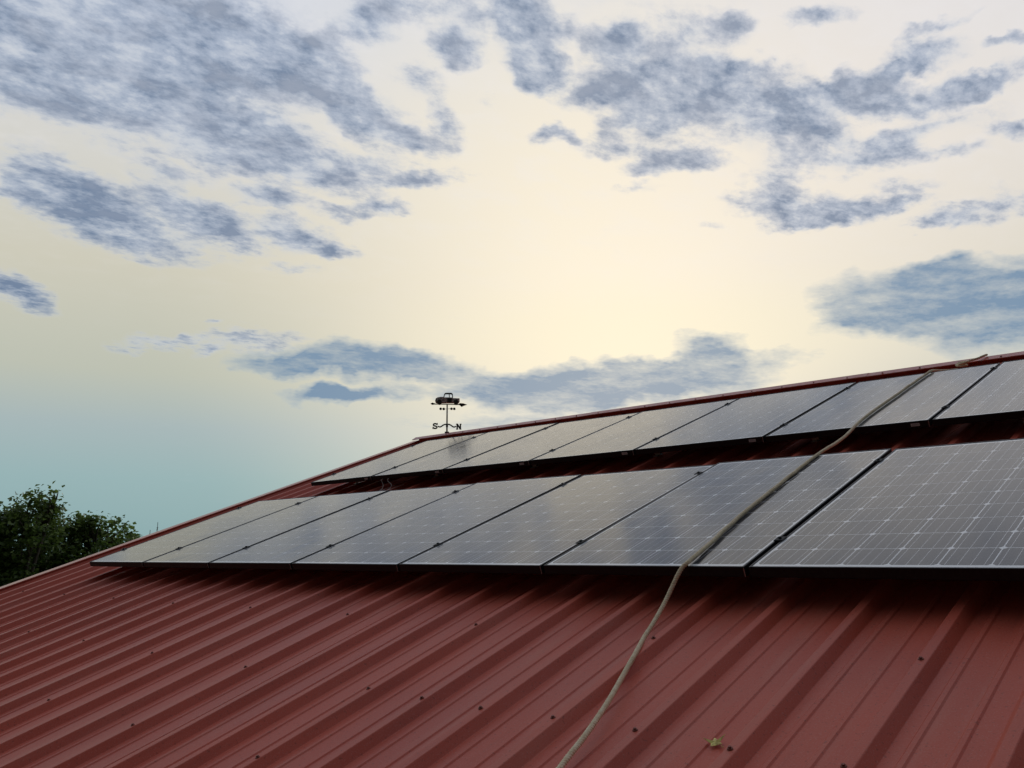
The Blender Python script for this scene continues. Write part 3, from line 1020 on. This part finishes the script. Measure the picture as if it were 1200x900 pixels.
# pickup truck (rounded body, open cab windows)
def body(pts, hw, bev=.006):
    """side outline (zx,zy) with a rounded width"""
    b_ = MB()
    xz = [Vz(*q) for q in pts]
    cxm = sum(q[0] for q in xz) / len(xz); czm = sum(q[1] for q in xz) / len(xz)
    n = len(xz)
    layers = [(-hw, .90), (-hw + bev, 1.0), (hw - bev, 1.0), (hw, .90)]
    for y, s_ in layers:
        b_.v += [(cxm + (x_ - cxm) * s_, y, czm + (z_ - czm) * s_) for x_, z_ in xz]
    for L in range(3):
        for i in range(n):
            j = (i + 1) % n
            b_.f.append((L * n + i, L * n + j, (L + 1) * n + j, (L + 1) * n + i))
    b_.f.append(tuple(reversed(range(n)))); b_.f.append(tuple(3 * n + i for i in range(n)))
    return b_


truck = link('pickup_truck', body([(268, 262), (264, 238), (272, 208), (300, 190), (345, 182), (385, 182), (400, 190), (520, 190), (530, 200), (632, 203), (634, 250), (620, 272), (330, 276), (285, 276)], .034).mesh('pickup_truck', M['vane_pale']), vane)
b = MB()
r_ = .0058
for yy in (-.028, .028):
    for a, c in (((392, 188), (408, 134)), ((408, 134), (425, 126)), ((425, 126), (505, 126)), ((505, 126), (524, 140)), ((524, 140), (528, 188)), ((474, 130), (478, 188))):
        p0 = Vz(*a); p1 = Vz(*c)
        b.tube([(p0[0], yy, p0[1]), (p1[0], yy, p1[1])], r_, 6)
p0 = Vz(412, 130); p1 = Vz(520, 130)
b.box(p0[0], p1[0], -.028, .028, p0[1] - .003, p0[1] + .006)
link('cab', b.mesh('cab', M['vane']), truck)
for zx, r0 in ((312, .027), (420, .019), (590, .024)):
    pass
for zx in (330, 580):
    x_, z_ = Vz(zx, 262)
    for yy in (-.036, .036):
        wl = link('wheel', MB().tube([(x_, yy - .007, z_), (x_, yy + .007, z_)], .029, 14).mesh('wheel', M['vane']), truck)
for zx in (312, 575):      # fenders
    x_, z_ = Vz(zx, 240)
    link('fender', MB().sphere((x_, 0, z_), .034, 12, 6, (1.25, 1.18, .85)).mesh('fender', M['vane_pale'], True), truck)
x_, z_ = Vz(482, 236)
link('door', MB().bbox(x_ - .03, x_ + .03, -.0365, -.0335, z_ - .028, z_ + .026, .001).mesh('door', M['vane']), truck)

# ------------------------------------------------------------------ fallen leaf
pts = []
for i in range(5):
    a0 = i * 2 * math.pi / 5 + .3
    L = (.033, .028, .032, .024, .029)[i]
    pts.append((math.cos(a0) * L, math.sin(a0) * L)); a1 = a0 + math.pi / 5
    pts.append((math.cos(a1) * .013, math.sin(a1) * .013))
vs = [(0, 0, .006)] + [(x, y, .002 + .22 * abs(x) * (1 if i % 4 else 2.2)) for i, (x, y) in enumerate(pts)]
fs = [(0, 1 + i, 1 + (i + 1) % 10) for i in range(10)]
k_ = len(vs)
vs += [(x, y, z - .0008) for x, y, z in vs]
fs += [(k_, k_ + 1 + (i + 1) % 10, k_ + 1 + i) for i in range(10)] + [(1 + i, k_ + 1 + i, k_ + 1 + (i + 1) % 10, 1 + (i + 1) % 10) for i in range(10)]
lf = thing('fallen_leaf', 'small curled yellow-green leaf lying on the red roof near the bottom of the picture', 'leaf', MROOF @ T((6.403, -.913, PAN_N + .006)) @ Matrix.Rotation(.6, 4, 'Z'))
link('blade', mesh('blade', vs, fs, M['fallen']), lf)
link('stem', MB().tube([(0, 0, .005), (.012, -.018, .004), (.018, -.03, .001)], .0009, 5).mesh('stem', M['fallen']), lf)

# ------------------------------------------------------------------ trees beyond the left gable
def tree(label, px, top_y, dist, rad, crowns, seed, nleaf=9000, leaf=.15, group='trees beyond the left roof edge'):
    """crowns: (dx, dz, r) lobes in metres around the axis, z relative to the top"""
    rnd = random.Random(seed)
    d = sdir(px, top_y)
    s_ = dist / math.hypot(d.x, d.y)
    base = Vector((CAMPOS.x + d.x * s_, CAMPOS.y + d.y * s_, 0))
    H = CAMPOS.z + d.z * s_
    rt = Vector((d.y, -d.x, 0)).normalized()
    fw = Vector((d.x, d.y, 0)).normalized()
    e = thing('broadleaf_tree', label, 'tree', T(base), group=group)
    b_ = MB()
    tp = [Vector((0, 0, -.1)), Vector((.05, .03, H * .25)), Vector((-.05, .06, H * .5)), Vector((.04, 0, H * .78))]
    b_.tube(tp, [.24, .19, .13, .05], 9)
    lobes = []
    for (ldx, ldy, lz, r) in crowns:
        c = rt * ldx + fw * ldy + Vector((0, 0, H + lz))
        lobes.append((c, r))
        st = tp[1].lerp(tp[3], rnd.random() * .7)
        mid = st.lerp(c, .5) + Vector((rnd.uniform(-.2, .2), rnd.uniform(-.2, .2), -.15))
        b_.tube([st, mid, c], [.08, .05, .02], 6)
        for q in range(4):
            tip = c + Vector((rnd.uniform(-1, 1), rnd.uniform(-1, 1), rnd.uniform(-.3, 1))).normalized() * r * .85
            b_.tube([mid.lerp(c, .6), c.lerp(tip, .5) + Vector((0, 0, -.05)), tip], [.03, .02, .007], 5)
    link('trunk', b_.mesh('trunk', M['bark'], True), e)
    lv = MB()
    # leaf clusters on twigs, spread through the lobes with gaps
    tot = sum(r ** 2 for _, r in lobes)
    V_ = lv.v; F_ = lv.f
    for c, r in lobes:
        ncl = max(6, int(nleaf / 14 * r * r / tot))
        for _ in range(ncl):
            dv = Vector((rnd.gauss(0, 1), rnd.gauss(0, 1), rnd.gauss(0, 1))).normalized()
            rr_ = r * (rnd.random() ** .42)
            cc = c + dv * rr_ * (1 + .16 * noise.noise(dv * 2.3 + c))
            if noise.noise(cc * 1.9) < -.13: continue
            for q in range(14):
                o_ = cc + Vector((rnd.gauss(0, .10), rnd.gauss(0, .10), rnd.gauss(0, .075)))
                ax = Vector((rnd.gauss(0, 1), rnd.gauss(0, 1), rnd.gauss(0, .5) - .3)).normalized()
                nx = ax.cross(Vector((rnd.gauss(0, .6), rnd.gauss(0, .6), 1))).normalized()
                l_ = leaf * rnd.uniform(.6, 1.15); w_ = l_ * .42
                k0 = len(V_)
                up = nx.cross(ax) * l_ * .12
                V_.append(tuple(o_)); V_.append(tuple(o_ + ax * l_ * .45 + nx * w_ + up)); V_.append(tuple(o_ + ax * l_)); V_.append(tuple(o_ + ax * l_ * .45 - nx * w_ + up))
                F_.append((k0, k0 + 1, k0 + 2)); F_.append((k0, k0 + 2, k0 + 3))
    link('crown', lv.mesh('crown', M['leaf']), e)
    return e


# left, tall round crown with a spike at its right shoulder
tree('dark green tree with tall round crown at the left edge of the picture', 30, 570, 23, 1, [
    (0.05, 0, -.55, .52), (-.45, .2, -.95, .75), (.25, -.2, -1.15, .70), (-.15, .3, -1.7, 1.0), (-1.1, 0, -1.3, .9), (.62, 0, -.28, .26), (.48, .1, -.62, .34),
    (-.8, .3, -2.2, 1.1), (.3, -.3, -2.4, .8), (-1.6, 0, -2.4, 1.1), (0, 0, -3.2, 1.2), (-1.2, 0, -3.4, 1.1)], 3, 26000, .125)
tree('lower bushy green tree right of the tall crown, behind the roof edge', 104, 598, 24, 1, [
    (-.75, 0, -.42, .42), (-.2, .1, -.55, .45), (.15, 0, -.50, .42), (.45, .1, -.60, .50), (.75, -.1, -.86, .46), (1.02, 0, -1.15, .42), (.1, 0, -.4, .36), (-.55, .1, -1.15, .60), (.1, -.2, -1.3, .80),
    (-1.15, .2, -.85, .30), (-1.2, .1, -1.75, .8), (.3, .2, -2.1, 1.0), (1.0, 0, -1.9, .6), (-.6, 0, -2.5, 1.1), (-1.7, .1, -2.8, 1.0), (.7, 0, -3.0, 1.0)], 8, 30000, .125)
tree('small dark treetop just poking over the roof edge beside the bushy tree', 158, 621, 27, 1, [
    (0, 0, -.22, .22), (-.35, .1, -.5, .38), (.25, 0, -.55, .34), (-.1, .2, -1.1, .7), (.35, .1, -1.5, .7), (-.6, .1, -1.6, .7)], 21, 8000, .125)
tree('dark tree low down between and behind the two larger crowns', 62, 640, 27, 1, [
    (0, 0, -.5, .7), (-.9, .1, -.9, .9), (.9, .1, -.8, .8), (0, .2, -1.8, 1.2), (-1.6, 0, -1.9, 1.1), (1.5, 0, -1.9, 1.1)], 33, 14000, .15)


# ------------------------------------------------------------------ far masts
def mast(label, px, top_y, dist, w_):
    d = sdir(px, top_y); s_ = dist / math.hypot(d.x, d.y)
    base = Vector((CAMPOS.x + d.x * s_, CAMPOS.y + d.y * s_, 0)); H = CAMPOS.z + d.z * s_
    e = thing('radio_mast', label, 'mast', T(base), group='distant masts')
    b_ = MB()
    for a in range(3):
        an = a * 2 * math.pi / 3
        b_.tube([(math.cos(an) * w_, math.sin(an) * w_, 0), (math.cos(an) * w_ * .5, math.sin(an) * w_ * .5, H * .86)], .06, 5)
    z = 0.5
    kz = 0
    while z < H * .84:
        for a in range(3):
            f0 = 1 - .5 * z / (H * .86); f1 = 1 - .5 * (z + 1.2) / (H * .86)
            a0 = a * 2 * math.pi / 3; a1 = (a + 1) * 2 * math.pi / 3
            b_.tube([(math.cos(a0) * w_ * f0, math.sin(a0) * w_ * f0, z), (math.cos(a1) * w_ * f1, math.sin(a1) * w_ * f1, z + 1.2)], .03, 4)
        z += 1.2
    link('lattice', b_.mesh('lattice', M['mast']), e)
    link('antenna', MB().tube([(0, 0, H * .84), (0, 0, H)], .10, 6).box(-.5, .5, -.06, .06, H * .88, H * .89).mesh('antenna', M['mast']), e)


mast('taller of two thin distant masts just above the roof edge', 185, 612, 330, .35)
mast('shorter of two thin distant masts, nearer the treetops', 176, 621, 360, .30)
